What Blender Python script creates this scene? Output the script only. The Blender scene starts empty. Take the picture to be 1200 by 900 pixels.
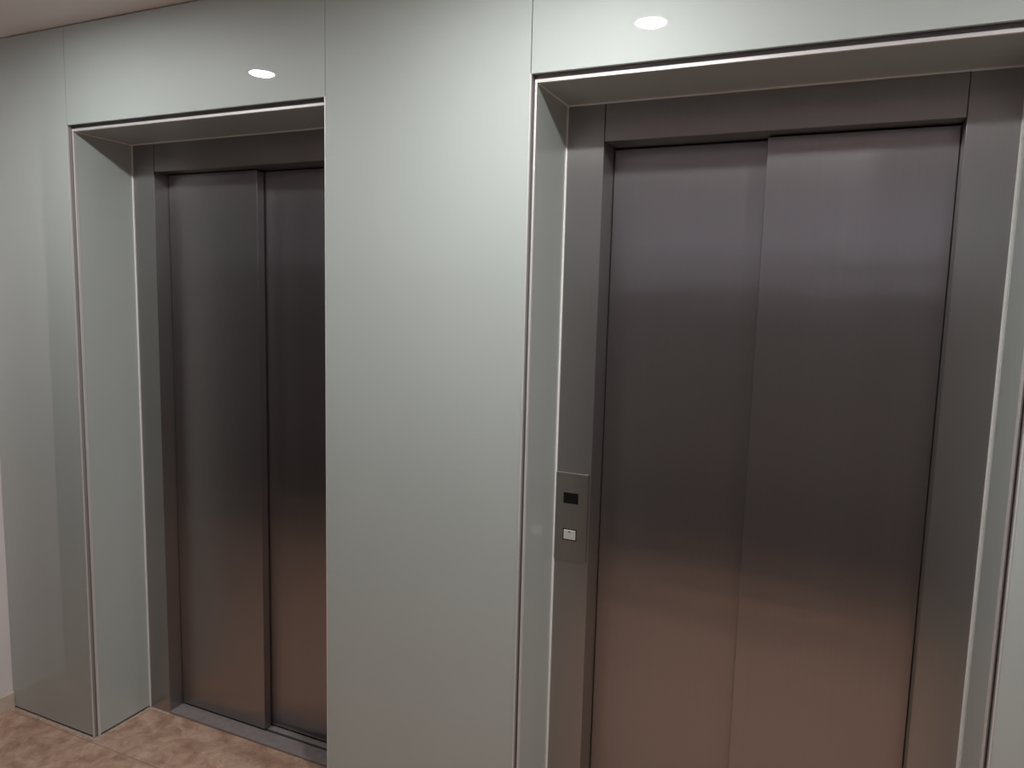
import bpy, bmesh, math
from mathutils import Vector, Matrix

sc = bpy.context.scene
COL = sc.collection
PI = math.pi

# ------------------------------------------------------------------ measures (metres)
XL = -0.293                      # corner with the white wall on the left
OPEN_A = (0.1735, 1.2555)        # left opening in the glass wall
OPEN_B = (1.8780, 2.9600)        # right opening
XR = 6.4                         # far end of the hall, right
YF = -2.06                        # wall across the hall
ZO, ZC = 2.2195, 2.5414          # glass edge over the openings, ceiling
ZR, ZH = 2.2015, 2.100           # soffit, underside of steel header
LIP, YLIP = 0.0115, 0.016        # lining set-back inside the opening
D = 0.240                        # steel frame plane
DF, DB = 0.303, 0.342            # front and rear door panel planes
JW = 0.119                       # opening edge -> clear door edge
GAP = 0.0010                     # half of a glass joint


# ------------------------------------------------------------------ helpers
def box(bm, x0, x1, y0, y1, z0, z1, bevel=0.0, seg=2):
    vs = [bm.verts.new((x, y, z)) for x in (x0, x1) for y in (y0, y1) for z in (z0, z1)]
    f = [(0, 1, 3, 2), (4, 6, 7, 5), (0, 4, 5, 1), (2, 3, 7, 6), (0, 2, 6, 4), (1, 5, 7, 3)]
    fs = [bm.faces.new([vs[i] for i in q]) for q in f]
    if bevel:
        es = list({e for q in fs for e in q.edges})
        bmesh.ops.bevel(bm, geom=es, offset=bevel, segments=seg, profile=0.5, affect='EDGES')


def lathe(bm, prof, n=64, cap_first=False, cap_last=False):
    rings = []
    for r, z in prof:
        rings.append([bm.verts.new((r * math.cos(2 * PI * i / n), r * math.sin(2 * PI * i / n), z)) for i in range(n)])
    for a, b in zip(rings, rings[1:]):
        for i in range(n):
            bm.faces.new([a[i], a[(i + 1) % n], b[(i + 1) % n], b[i]])
    if cap_first:
        bm.faces.new(rings[0])
    if cap_last:
        bm.faces.new(list(reversed(rings[-1])))


def prism(bm, pts, z0, z1, axis='Z'):
    """closed outline in a plane, swept along an axis"""
    def v(p, t):
        a, b = p
        return {'Z': (a, b, t), 'X': (t, a, b), 'Y': (a, t, b)}[axis]
    lo = [bm.verts.new(v(p, z0)) for p in pts]
    hi = [bm.verts.new(v(p, z1)) for p in pts]
    n = len(pts)
    for i in range(n):
        bm.faces.new([lo[i], lo[(i + 1) % n], hi[(i + 1) % n], hi[i]])
    bm.faces.new(list(reversed(lo)))
    bm.faces.new(hi)


def obj(name, bm, mat, parent=None, smooth=False):
    bmesh.ops.recalc_face_normals(bm, faces=bm.faces)
    me = bpy.data.meshes.new(name)
    bm.to_mesh(me)
    bm.free()
    if smooth:
        for p in me.polygons:
            p.use_smooth = True
    me.materials.append(mat)
    o = bpy.data.objects.new(name, me)
    COL.objects.link(o)
    if parent:
        o.parent = parent
        if parent.type == 'EMPTY':
            o.matrix_parent_inverse = Matrix.Translation(-parent.location)
    return o


def boxobj(name, dims, mat, parent=None, bevel=0.0):
    bm = bmesh.new()
    box(bm, *dims, bevel=bevel)
    return obj(name, bm, mat, parent)


def tag(o, label, cat, group=None):
    o['label'] = label
    o['category'] = cat
    if group:
        o['group'] = group
    return o


def thing(name, label, cat, loc, group=None):
    o = bpy.data.objects.new(name, None)
    o.empty_display_size = 0.05
    o.location = loc
    COL.objects.link(o)
    return tag(o, label, cat, group)


def structure(name, bm, mat):
    o = obj(name, bm, mat)
    o['kind'] = 'structure'
    return o


# ------------------------------------------------------------------ materials
def new_mat(name):
    m = bpy.data.materials.new(name)
    m.use_nodes = True
    nt = m.node_tree
    return m, nt, nt.nodes['Principled BSDF']


def N(nt, kind, **kw):
    n = nt.nodes.new(kind)
    for k, v in kw.items():
        if hasattr(n, k):
            setattr(n, k, v)
        else:
            n.inputs[k].default_value = v
    return n


def ramp(nt, fac, stops):
    r = nt.nodes.new('ShaderNodeValToRGB')
    el = r.color_ramp.elements
    while len(el) < len(stops):
        el.new(0.5)
    for e, (p, c) in zip(el, stops):
        e.position = p
        e.color = (*c, 1)
    nt.links.new(fac, r.inputs['Fac'])
    return r.outputs['Color']


def plain(name, col, rough=0.5, metal=0.0, spec=0.5, noise=0.0, nscale=20):
    m, nt, b = new_mat(name)
    b.inputs['Roughness'].default_value = rough
    b.inputs['Metallic'].default_value = metal
    b.inputs['Specular IOR Level'].default_value = spec
    if noise:
        tc = N(nt, 'ShaderNodeNewGeometry')
        nz = N(nt, 'ShaderNodeTexNoise', Scale=nscale, Detail=4.0)
        nt.links.new(tc.outputs['Position'], nz.inputs['Vector'])
        lo = tuple(c * (1 - noise) for c in col)
        hi = tuple(min(1, c * (1 + noise)) for c in col)
        nt.links.new(ramp(nt, nz.outputs['Fac'], [(0.3, lo), (0.7, hi)]), b.inputs['Base Color'])
    else:
        b.inputs['Base Color'].default_value = (*col, 1)
    return m


def glass_panel_mat(name, col):
    """back-painted glass: soft coloured layer under a clear polished face"""
    m, nt, b = new_mat(name)
    b.inputs['Roughness'].default_value = 0.54
    b.inputs['Specular IOR Level'].default_value = 0.5
    b.inputs['Coat Weight'].default_value = 1.0
    b.inputs['Coat Roughness'].default_value = 0.012
    b.inputs['Coat IOR'].default_value = 1.5
    g = N(nt, 'ShaderNodeNewGeometry')
    nz = N(nt, 'ShaderNodeTexNoise', Scale=1.3, Detail=2.0)
    nt.links.new(g.outputs['Position'], nz.inputs['Vector'])
    lo = tuple(c * 0.97 for c in col)
    hi = tuple(c * 1.03 for c in col)
    nt.links.new(ramp(nt, nz.outputs['Fac'], [(0.3, lo), (0.7, hi)]), b.inputs['Base Color'])
    return m


def steel_mat(name, col, rough=0.34, aniso=0.7, wavy=0.0, metal=1.0):
    """stainless steel brushed along the upright: smears reflections sideways"""
    m, nt, b = new_mat(name)
    b.inputs['Metallic'].default_value = metal
    b.inputs['Anisotropic'].default_value = aniso
    tv = N(nt, 'ShaderNodeCombineXYZ', X=1.0, Y=0.15, Z=0.0)
    nt.links.new(tv.outputs[0], b.inputs['Tangent'])
    g = N(nt, 'ShaderNodeNewGeometry')
    mp = N(nt, 'ShaderNodeMapping')
    mp.inputs['Scale'].default_value = (420, 420, 2.2)
    nt.links.new(g.outputs['Position'], mp.inputs['Vector'])
    grain = N(nt, 'ShaderNodeTexNoise', Scale=1.0, Detail=5.0, Roughness=0.6)
    nt.links.new(mp.outputs[0], grain.inputs['Vector'])
    lo = tuple(c * 0.975 for c in col)
    hi = tuple(c * 1.02 for c in col)
    nt.links.new(ramp(nt, grain.outputs['Fac'], [(0.3, lo), (0.7, hi)]), b.inputs['Base Color'])
    rr = N(nt, 'ShaderNodeMapRange')
    rr.inputs['To Min'].default_value = rough - 0.012
    rr.inputs['To Max'].default_value = rough + 0.012
    nt.links.new(grain.outputs['Fac'], rr.inputs['Value'])
    nt.links.new(rr.outputs[0], b.inputs['Roughness'])
    if wavy:
        m2 = N(nt, 'ShaderNodeMapping')
        m2.inputs['Scale'].default_value = (1.3, 1.3, 7.0)
        nt.links.new(g.outputs['Position'], m2.inputs['Vector'])
        w = N(nt, 'ShaderNodeTexNoise', Scale=1.0, Detail=1.5)
        nt.links.new(m2.outputs[0], w.inputs['Vector'])
        bp = N(nt, 'ShaderNodeBump', Strength=wavy, Distance=0.01)
        nt.links.new(w.outputs['Fac'], bp.inputs['Height'])
        nt.links.new(bp.outputs[0], b.inputs['Normal'])
    return m


def floor_mat():
    """beige-pink travertine tiles with pale joints"""
    m, nt, b = new_mat('travertine_floor')
    g = N(nt, 'ShaderNodeNewGeometry')
    mp = N(nt, 'ShaderNodeMapping')
    mp.inputs['Location'].default_value = (0.36, 0.020, 0)
    nt.links.new(g.outputs['Position'], mp.inputs['Vector'])
    br = N(nt, 'ShaderNodeTexBrick', offset=0.0, squash=1.0)
    br.inputs['Scale'].default_value = 1.0
    br.inputs['Brick Width'].default_value = 1.5
    br.inputs['Row Height'].default_value = 0.4
    br.inputs['Mortar Size'].default_value = 0.0016
    br.inputs['Mortar Smooth'].default_value = 0.2
    br.inputs['Color1'].default_value = (0, 0, 0, 1)
    br.inputs['Color2'].default_value = (1, 1, 1, 1)
    nt.links.new(mp.outputs[0], br.inputs['Vector'])
    n1 = N(nt, 'ShaderNodeTexNoise', Scale=13.0, Detail=6.0, Roughness=0.62, Distortion=0.6)
    n2 = N(nt, 'ShaderNodeTexNoise', Scale=42.0, Detail=6.0, Roughness=0.65)
    nt.links.new(g.outputs['Position'], n1.inputs['Vector'])
    nt.links.new(g.outputs['Position'], n2.inputs['Vector'])
    c1 = ramp(nt, n1.outputs['Fac'], [(0.30, (0.30, 0.175, 0.122)), (0.50, (0.47, 0.295, 0.213)), (0.72, (0.64, 0.45, 0.34))])
    c2 = ramp(nt, n2.outputs['Fac'], [(0.28, (0.45, 0.40, 0.36)), (0.42, (0.95, 0.95, 0.95)), (0.58, (1.0, 1.0, 1.0)), (0.72, (1.4, 1.4, 1.4))])
    mx = N(nt, 'ShaderNodeMix', data_type='RGBA', blend_type='MULTIPLY')
    mx.inputs['Factor'].default_value = 0.8
    nt.links.new(c1, mx.inputs[6])
    nt.links.new(c2, mx.inputs[7])
    mj = N(nt, 'ShaderNodeMix', data_type='RGBA')
    nt.links.new(br.outputs['Fac'], mj.inputs['Factor'])
    nt.links.new(mx.outputs[2], mj.inputs[6])
    mj.inputs[7].default_value = (0.23, 0.155, 0.11, 1)
    nt.links.new(mj.outputs[2], b.inputs['Base Color'])
    b.inputs['Roughness'].default_value = 0.45
    bp = N(nt, 'ShaderNodeBump', Strength=0.12, Distance=0.002)
    nt.links.new(n2.outputs['Fac'], bp.inputs['Height'])
    nt.links.new(bp.outputs[0], b.inputs['Normal'])
    return m


M_GLASS = glass_panel_mat('green_grey_back_painted_glass', (0.455, 0.492, 0.465))
M_STEEL = steel_mat('brushed_steel_frame', (0.38, 0.367, 0.36), 0.33, 0.8, 0.0, 0.92)
M_DOOR = steel_mat('brushed_steel_door', (0.37, 0.350, 0.352), 0.30, 0.85, 0.22, 0.965)
M_ALU = plain('satin_aluminium', (0.74, 0.71, 0.69), 0.42, 0.35)
M_BEAD = plain('pale_aluminium_bead', (0.88, 0.86, 0.83), 0.4, 0.1)
M_DARK = plain('black_gap', (0.025, 0.024, 0.023), 0.8)
M_CHANNEL = plain('brown_grey_gap_shade', (0.34, 0.31, 0.30), 0.5, 0.3)  # inside of the trim gap: its shade put into a darker colour
M_SILL = plain('worn_aluminium_sill', (0.29, 0.25, 0.24), 0.5, 0.15, noise=0.12, nscale=40)
M_WALL = plain('pinkish_white_paint', (0.74, 0.68, 0.67), 0.8, noise=0.02, nscale=3)
M_CEIL = plain('white_ceiling_paint', (0.90, 0.85, 0.83), 0.9)
M_FAR = plain('grey_paint', (0.140, 0.118, 0.114), 0.8)
M_VOID = plain('passage_shade', (0.05, 0.05, 0.05), 0.8)  # near-black so the passage reads unlit: shade put into the colour
M_FLOOR = floor_mat()
M_SKIRT = plain('beige_stone_skirting', (0.56, 0.46, 0.38), 0.5, noise=0.12, nscale=18)
M_WHITE = plain('white_enamel', (0.85, 0.84, 0.82), 0.4)
M_REFL = plain('white_reflector', (0.92, 0.91, 0.89), 0.3)
M_DISP = plain('black_display_glass', (0.006, 0.005, 0.005), 0.2, spec=0.25)
M_BUTTON = plain('pale_button_plastic', (0.50, 0.475, 0.44), 0.4)
M_PLATE = steel_mat('brushed_steel_plate', (0.36, 0.335, 0.31), 0.33, 0.5, 0.0, 0.95)


def lamp_mat(name, strength):
    m, nt, b = new_mat(name)
    b.inputs['Base Color'].default_value = (0.9, 0.9, 0.9, 1)
    b.inputs['Emission Color'].default_value = (0.985, 0.995, 1.0, 1)
    b.inputs['Emission Strength'].default_value = strength
    return m


M_LAMP = lamp_mat('lit_lamp_lens', 395.0)
M_LAMP_DIM = lamp_mat('lit_lamp_lens_dimmer', 262.0)  # same lens with lower emission, for the left downlight

# ------------------------------------------------------------------ the setting
bm = bmesh.new(); box(bm, XL - 1.6, XR + 0.1, YF - 0.1, DB + 0.06, -0.12, 0.0); structure('floor', bm, M_FLOOR)

LIGHTS = [(0.444, -0.636), (2.011, -0.640), (3.578, -0.640), (5.145, -0.640)]
HOLE = 0.0500
bm = bmesh.new()                                  # ceiling with a round cut-out over each downlight
ys = (YF - 0.1, 0.45)
cuts = [XL - 1.6] + [(a[0] + c[0]) / 2 for a, c in zip(LIGHTS, LIGHTS[1:])] + [XR + 0.1]
for (lx, ly), x0, x1 in zip(LIGHTS, cuts, cuts[1:]):
    n = 48
    corner = [(x1, ys[1]), (x0, ys[1]), (x0, ys[0]), (x1, ys[0])]
    ring = [(lx + HOLE * math.cos(2 * PI * (i + 0.5) / n), ly + HOLE * math.sin(2 * PI * (i + 0.5) / n)) for i in range(n)]
    rv = [bm.verts.new((x, y, ZC)) for x, y in ring]
    cv = [bm.verts.new((x, y, ZC)) for x, y in corner]
    q = n // 4
    for k in range(4):
        # side k runs between corner k-1 and corner k, fan from the corner to the quarter ring
        seg = [rv[(k * q + i) % n] for i in range(q + 1)]
        # quarter k spans angles k*90..k*90+90 and faces corner k
        bm.faces.new([cv[k]] + list(reversed(seg)))
        bm.faces.new([cv[k], seg[-1], cv[(k + 1) % 4]])
bmesh.ops.remove_doubles(bm, verts=bm.verts, dist=1e-5)
structure('ceiling', bm, M_CEIL)
bm = bmesh.new(); box(bm, XL - 1.6, XR + 0.1, YF - 0.1, 0.45, ZC + 0.09, ZC + 0.12); structure('ceiling_slab', bm, M_CEIL)

# masonry behind the glass, with the two lift openings
bm = bmesh.new()
YB0, YB1 = 0.030, 0.45
for x0, x1 in ((XL - 0.1, OPEN_A[0] - 0.012), (OPEN_A[1] + 0.012, OPEN_B[0] - 0.012), (OPEN_B[1] + 0.012, XR + 0.1)):
    box(bm, x0, x1, YB0, YB1, 0.0, ZC)
for o in (OPEN_A, OPEN_B):
    box(bm, o[0] - 0.012, o[1] + 0.012, YB0, YB1, ZO + 0.012, ZC)
    box(bm, o[0] - 0.012, o[1] + 0.012, DB + 0.05, YB1, 0.0, ZO + 0.012)
structure('wall_back', bm, plain('grey_render', (0.12, 0.12, 0.115), 0.9))

# white wall on the left: short return, then the hall opens into an unlit passage
bm = bmesh.new()
box(bm, XL - 0.12, XL, -0.215, 0.03, 0, ZC)
structure('wall_left', bm, M_WALL)
bm = bmesh.new()
box(bm, XL - 1.55, XL - 1.5, YF, 0.0, 0, ZC)
box(bm, XL - 1.5, XL - 0.12, -0.02, 0.03, 0, ZC)
structure('wall_passage', bm, M_VOID)
bm = bmesh.new(); box(bm, XL - 1.55, XR, YF - 0.1, YF, 0.55, 1.86); structure('wall_front', bm, M_FAR)  # unseen wall, invented; its tones serve the reflections in the steel doors
bm = bmesh.new(); box(bm, XL - 1.55, XR, YF - 0.1, YF, 1.86, ZC); structure('wall_front_upper', bm, plain('pale_reflected_band', (0.62, 0.62, 0.70), 0.8))  # pale band made up to brighten the reflection in the door tops
bm = bmesh.new(); box(bm, XL - 1.55, XR, YF - 0.1, YF + 0.004, 0, 0.55); structure('wall_front_lower_band', bm, plain('dark_reflected_band', (0.085, 0.076, 0.076), 0.7))  # made-up dark band, deepens the reflection lower down the doors
bm = bmesh.new(); box(bm, XR, XR + 0.1, YF - 0.1, 0.03, 0, ZC); structure('wall_right', bm, M_FAR)

bm = bmesh.new()
prism(bm, [(XL, 0.0), (XL + 0.011, 0.0), (XL + 0.011, 0.066), (XL + 0.007, 0.072), (XL, 0.072)], -0.215, -0.0015, 'Y')
structure('baseboard_left', bm, M_SKIRT)

# pale grout line where the stone floor meets the glass
bm = bmesh.new()
GW = 0.011
box(bm, XL + 0.011, OPEN_A[0] + LIP + GW, -GW, 0.012, -0.001, 0.0012)
box(bm, OPEN_A[0] + LIP - 0.002, OPEN_A[0] + LIP + GW, 0.012, D, -0.001, 0.0012)
box(bm, OPEN_A[0] + LIP + GW, OPEN_A[0] + JW, D - GW, D + 0.001, -0.001, 0.0012)
structure('trim_1', bm, plain('pale_grout', (0.46, 0.36, 0.285), 0.8, noise=0.2, nscale=60))

# ------------------------------------------------------------------ glass wall panels
PT = 0.010
panels = [
    ((XL + 0.001, OPEN_A[0] - GAP, 0.009, ZC - 0.003), 'narrow green-grey glass panel from floor to ceiling beside the white wall'),
    ((OPEN_A[0] + GAP, OPEN_A[1] - GAP, ZO, ZC - 0.003), 'green-grey glass panel above the left elevator, mirroring a ceiling lamp'),
    ((OPEN_A[1] + GAP, OPEN_B[0] - GAP, 0.009, ZC - 0.003), 'wide full-height green-grey glass panel between the two elevators'),
    ((OPEN_B[0] + GAP, OPEN_B[1] - GAP, ZO, ZC - 0.003), 'green-grey glass panel above the right elevator, mirroring a ceiling lamp'),
    ((OPEN_B[1] + GAP, OPEN_B[1] + 0.62, 0.009, ZC - 0.003), 'full-height green-grey glass panel at the right edge, right of both elevators'),
    ((OPEN_B[1] + 0.623, XR - 0.01, 0.009, ZC - 0.003), None),
]
for (x0, x1, z0, z1), lab in panels:
    if lab is None:
        bm = bmesh.new(); box(bm, x0, x1, 0.0, PT, z0, z1, bevel=0.001); structure('wall_cladding', bm, M_GLASS)
        continue
    t = boxobj('glass_wall_panel', (x0, x1, 0.0, PT, z0, z1), M_GLASS, bevel=0.0008)
    tag(t, lab, 'wall panel', 'glass wall panels')


# ------------------------------------------------------------------ elevator openings
def lining(o, label):
    """glass-lined reveal with its aluminium trims"""
    x0, x1 = o
    t = thing('doorway_lining', label, 'door surround', ((x0 + x1) / 2, 0.0, 0.0), 'elevator door surrounds')
    a0, a1 = x0 + LIP, x1 - LIP
    th = 0.007
    # glass: two cheeks and the soffit
    boxobj('side_pane', (a0 - th, a0, YLIP + 0.001, D - 0.001, 0.009, ZR), M_GLASS, t, 0.0006)
    boxobj('side_pane', (a1, a1 + th, YLIP + 0.001, D - 0.001, 0.009, ZR), M_GLASS, t, 0.0006)
    boxobj('soffit_pane', (a0, a1, YLIP + 0.001, D - 0.001, ZR, ZR + th), M_GLASS, t, 0.0006)
    # front trims: a nose on the lining edge, and on the uprights a thin edging beside the wall glass
    for s, xe, xi in ((1, x0, a0), (-1, x1, a1)):
        bm = bmesh.new()
        nose = [(xi + s * 0.0005, YLIP - 0.003), (xi + s * 0.0005, YLIP + 0.006), (xi - s * 0.0045, YLIP + 0.006),
                (xi - s * 0.0045, YLIP - 0.002), (xi - s * 0.003, YLIP - 0.0035)]
        prism(bm, nose, 0.003, ZR + 0.005)
        edge = [(xe - s * (GAP - 0.0002), -0.001), (xe + s * 0.0022, -0.001), (xe + s * 0.0022, 0.004), (xe - s * (GAP - 0.0002), 0.004)]
        prism(bm, edge, 0.003, ZO + 0.001)
        web = [(xe + s * 0.0002, 0.0042), (xe + s * 0.0020, 0.0042), (xe + s * 0.0020, 0.0240), (xi - s * 0.0047, 0.0240), (xi - s * 0.0047, 0.0260), (xe + s * 0.0002, 0.0260)]
        obj('side_trim', bm, M_ALU, t)
        bm = bmesh.new()
        prism(bm, web, 0.003, ZO + 0.001)
        obj('gap_channel', bm, M_CHANNEL, t)
    bm = bmesh.new()
    prism(bm, [(YLIP - 0.003, ZR - 0.0005), (YLIP + 0.006, ZR - 0.0005), (YLIP + 0.006, ZR + 0.0080), (YLIP - 0.002, ZR + 0.0080), (YLIP - 0.0035, ZR + 0.0065)],
          a0 - 0.0045, a1 + 0.0045, 'X')
    obj('head_trim', bm, M_ALU, t)
    boxobj('gap_channel', (x0 + 0.0022, x1 - 0.0022, 0.024, 0.026, ZR + 0.0080, ZO + 0.004), M_CHANNEL, t)
    # pale bead where the lining meets the steel frame
    for s, xi in ((1, a0), (-1, a1)):
        lo, hi = sorted((xi - s * 0.001, xi + s * 0.0042))
        boxobj('soffit_bead', (lo, hi, YLIP + 0.006, D - 0.0045, ZR - 0.0030, ZR + 0.001), M_BEAD, t, 0.0008)
        boxobj('corner_bead', (lo, hi, D - 0.0045, D + 0.0005, 0.003, ZR + 0.001), M_BEAD, t, 0.0008)
    boxobj('head_bead', (a0 + 0.0042, a1 - 0.0042, D - 0.0045, D + 0.0005, ZR - 0.0035, ZR + 0.001), M_BEAD, t, 0.0008)
    return t


def elevator(o, front_left, label):
    x0, x1 = o
    a0, a1 = x0 + LIP, x1 - LIP
    c0, c1 = x0 + JW, x1 - JW
    cm = (c0 + c1) / 2
    t = thing('elevator_entrance', label, 'elevator', (cm, D, 0.0), 'elevators in the glass wall')
    for lo, hi in ((a0, c0), (c1, a1)):
        boxobj('jamb', (lo, hi, D + 0.0005, DB + 0.045, 0.001, ZR), M_STEEL, t, 0.0012)
    boxobj('header', (c0 + 0.001, c1 - 0.001, D + 0.003, DB + 0.045, ZH, ZR), M_STEEL, t, 0.0012)
    # sill: three ribs with two running grooves
    ZS = 0.009
    bm = bmesh.new()
    prof = [(D + 0.001, 0.001), (DB + 0.045, 0.001), (DB + 0.045, ZS), (DB + 0.016, ZS), (DB + 0.016, 0.003), (DB + 0.003, 0.003), (DB + 0.003, ZS),
            (DF + 0.0165, ZS), (DF + 0.0165, 0.003), (DF + 0.004, 0.003), (DF + 0.004, ZS), (D + 0.002, ZS), (D + 0.001, ZS - 0.001)]
    prism(bm, prof, c0 + 0.0005, c1 - 0.0005, 'X')
    sill = obj('sill', bm, M_SILL, t)
    for g0, g1 in ((DF + 0.0042, DF + 0.0163), (DB + 0.0032, DB + 0.0158)):
        boxobj('groove_shade', (c0 + 0.001, c1 - 0.001, g0, g1, 0.0025, 0.0042), M_DARK, sill)  # dark strip fills each recess and stands in for its shade
    ov = 0.012
    zp0, zp1 = 0.016, ZH + 0.03
    if front_left:
        fr = (c0 + 0.002, cm + ov / 2)
        re = (cm - ov, c1 - 0.002)
    else:
        fr = (cm - ov / 2, c1 - 0.002)
        re = (c0 + 0.002, cm + ov)
    for (lo, hi), y, dep in ((fr, DF, 0.034), (re, DB, 0.034)):
        bm = bmesh.new()
        box(bm, lo, hi, y, y + dep, zp0, ZH - 0.003, bevel=0.0016, seg=3)
        obj('door_panel', bm, M_DOOR, t)
    return t


lining(OPEN_A, 'glass-lined recess with aluminium trim around the left elevator')
lining(OPEN_B, 'glass-lined recess with aluminium trim around the right elevator')
elevator(OPEN_A, True, 'dark brushed-steel elevator doors on the left, sill and stone floor showing')
elevator(OPEN_B, False, 'wide brushed-steel elevator doors on the right, call plate on their left jamb')

# ------------------------------------------------------------------ call plate on the right elevator's left jamb
px0, px1, pz0, pz1 = OPEN_B[0] + LIP + 0.0045, OPEN_B[0] + JW - 0.006, 0.919, 1.1765
t = thing('call_panel', 'slim steel elevator call plate with dark display and one pale button', 'call panel', ((px0 + px1) / 2, D, pz0))
boxobj('faceplate', (px0, px1, D - 0.0060, D + 0.0004, pz0, pz1), M_PLATE, t, 0.0010)
sx = 1.9405
d = boxobj('display_window', (sx - 0.0225, sx + 0.0225, D - 0.0066, D - 0.0040, 1.087, 1.119), M_DISP, t, 0.0006)
d['label'] = 'small black display window'
boxobj('button_surround', (sx - 0.0215, sx + 0.0215, D - 0.0068, D - 0.0040, 0.9775, 1.0125), M_DARK, t, 0.0006)
bm = bmesh.new(); box(bm, sx - 0.0180, sx + 0.0180, D - 0.0095, D - 0.0045, 0.9810, 1.0090, bevel=0.0016, seg=3)
b_ = obj('call_button', bm, M_BUTTON, t)
b_['label'] = 'pale square push button'
bm = bmesh.new()
lathe(bm, [(0.0026, 0.0), (0.0026, 0.0008), (0.0020, 0.0011)], 20, True, True)
bmesh.ops.rotate(bm, verts=bm.verts, cent=(0, 0, 0), matrix=Matrix.Rotation(PI / 2, 3, 'X'))
bmesh.ops.translate(bm, verts=bm.verts, vec=(sx, D - 0.0094, 1.0045))
obj('call_lamp', bm, M_DARK, b_)

# ------------------------------------------------------------------ ceiling downlights (seen mirrored in the glass)
LABELS = ['round recessed ceiling downlight before the left elevator, mirrored in the glass above it',
          'round recessed ceiling downlight before the right elevator, mirrored in the glass above it',
          'round recessed ceiling downlight to the right of the right elevator',
          'round recessed ceiling downlight furthest along the hall, to the right']
for (lx, ly), lab in zip(LIGHTS, LABELS):
    t = thing('ceiling_downlight', lab, 'ceiling light', (lx, ly, ZC), 'ceiling downlights along the hall')

    def here(name, bm, mat, smooth=True):
        o = obj(name, bm, mat, None, smooth)
        o.parent = t
        return o
    bm = bmesh.new()
    lathe(bm, [(0.0485, 0.0008), (0.0490, -0.0022), (0.0520, -0.0030), (0.0565, -0.0016), (0.0578, -0.0002), (0.0578, 0.0)], 64)
    here('trim_ring', bm, M_WHITE)
    bm = bmesh.new()
    lathe(bm, [(0.0486, 0.0), (0.0470, 0.004), (0.0470, 0.060)], 64, False, False)
    here('reflector', bm, M_REFL)
    bm = bmesh.new()
    lathe(bm, [(0.0470, 0.006), (0.0470, 0.0002), (0.0430, -0.0022), (0.0340, -0.0040), (0.0200, -0.0050), (0.0060, -0.0053)], 64, True, True)
    here('lamp_lens', bm, M_LAMP_DIM if lx < 1 else M_LAMP)

# ------------------------------------------------------------------ world: dim, neutral
w = bpy.data.worlds.new('World')
sc.world = w
w.use_nodes = True
w.node_tree.nodes['Background'].inputs['Color'].default_value = (0.75, 0.85, 1.0, 1)
w.node_tree.nodes['Background'].inputs['Strength'].default_value = 0.2

# ------------------------------------------------------------------ camera
yaw, pitch, roll = 0.4149, -0.1144, 0.0253
fwd = Vector((-math.sin(yaw) * math.cos(pitch), math.cos(yaw) * math.cos(pitch), math.sin(pitch)))
right = Vector((math.cos(yaw), math.sin(yaw), 0))
up = right.cross(fwd)
r2 = right * math.cos(roll) + up * math.sin(roll)
u2 = -right * math.sin(roll) + up * math.cos(roll)
cam = bpy.data.cameras.new('camera')
cam.sensor_fit = 'HORIZONTAL'
cam.sensor_width = 36.0
cam.lens = 849.3 / 1200 * 36.0
cam.clip_start = 0.02
co = bpy.data.objects.new('camera', cam)
COL.objects.link(co)
mt = Matrix((r2, u2, -fwd)).transposed().to_4x4()
mt.translation = (2.6004, -1.7066, 1.6657)
co.matrix_world = mt
sc.camera = co

# ------------------------------------------------------------------ colour management
vs = sc.view_settings
vs.view_transform = 'Standard'
vs.look = 'None'
vs.exposure = 1.0
vs.gamma = 1.0
vs.use_curve_mapping = False
sc.cycles.max_bounces = 12
sc.cycles.diffuse_bounces = 6
sc.cycles.glossy_bounces = 6
sc.cycles.sample_clamp_indirect = 6.0
sc.cycles.use_denoising = True
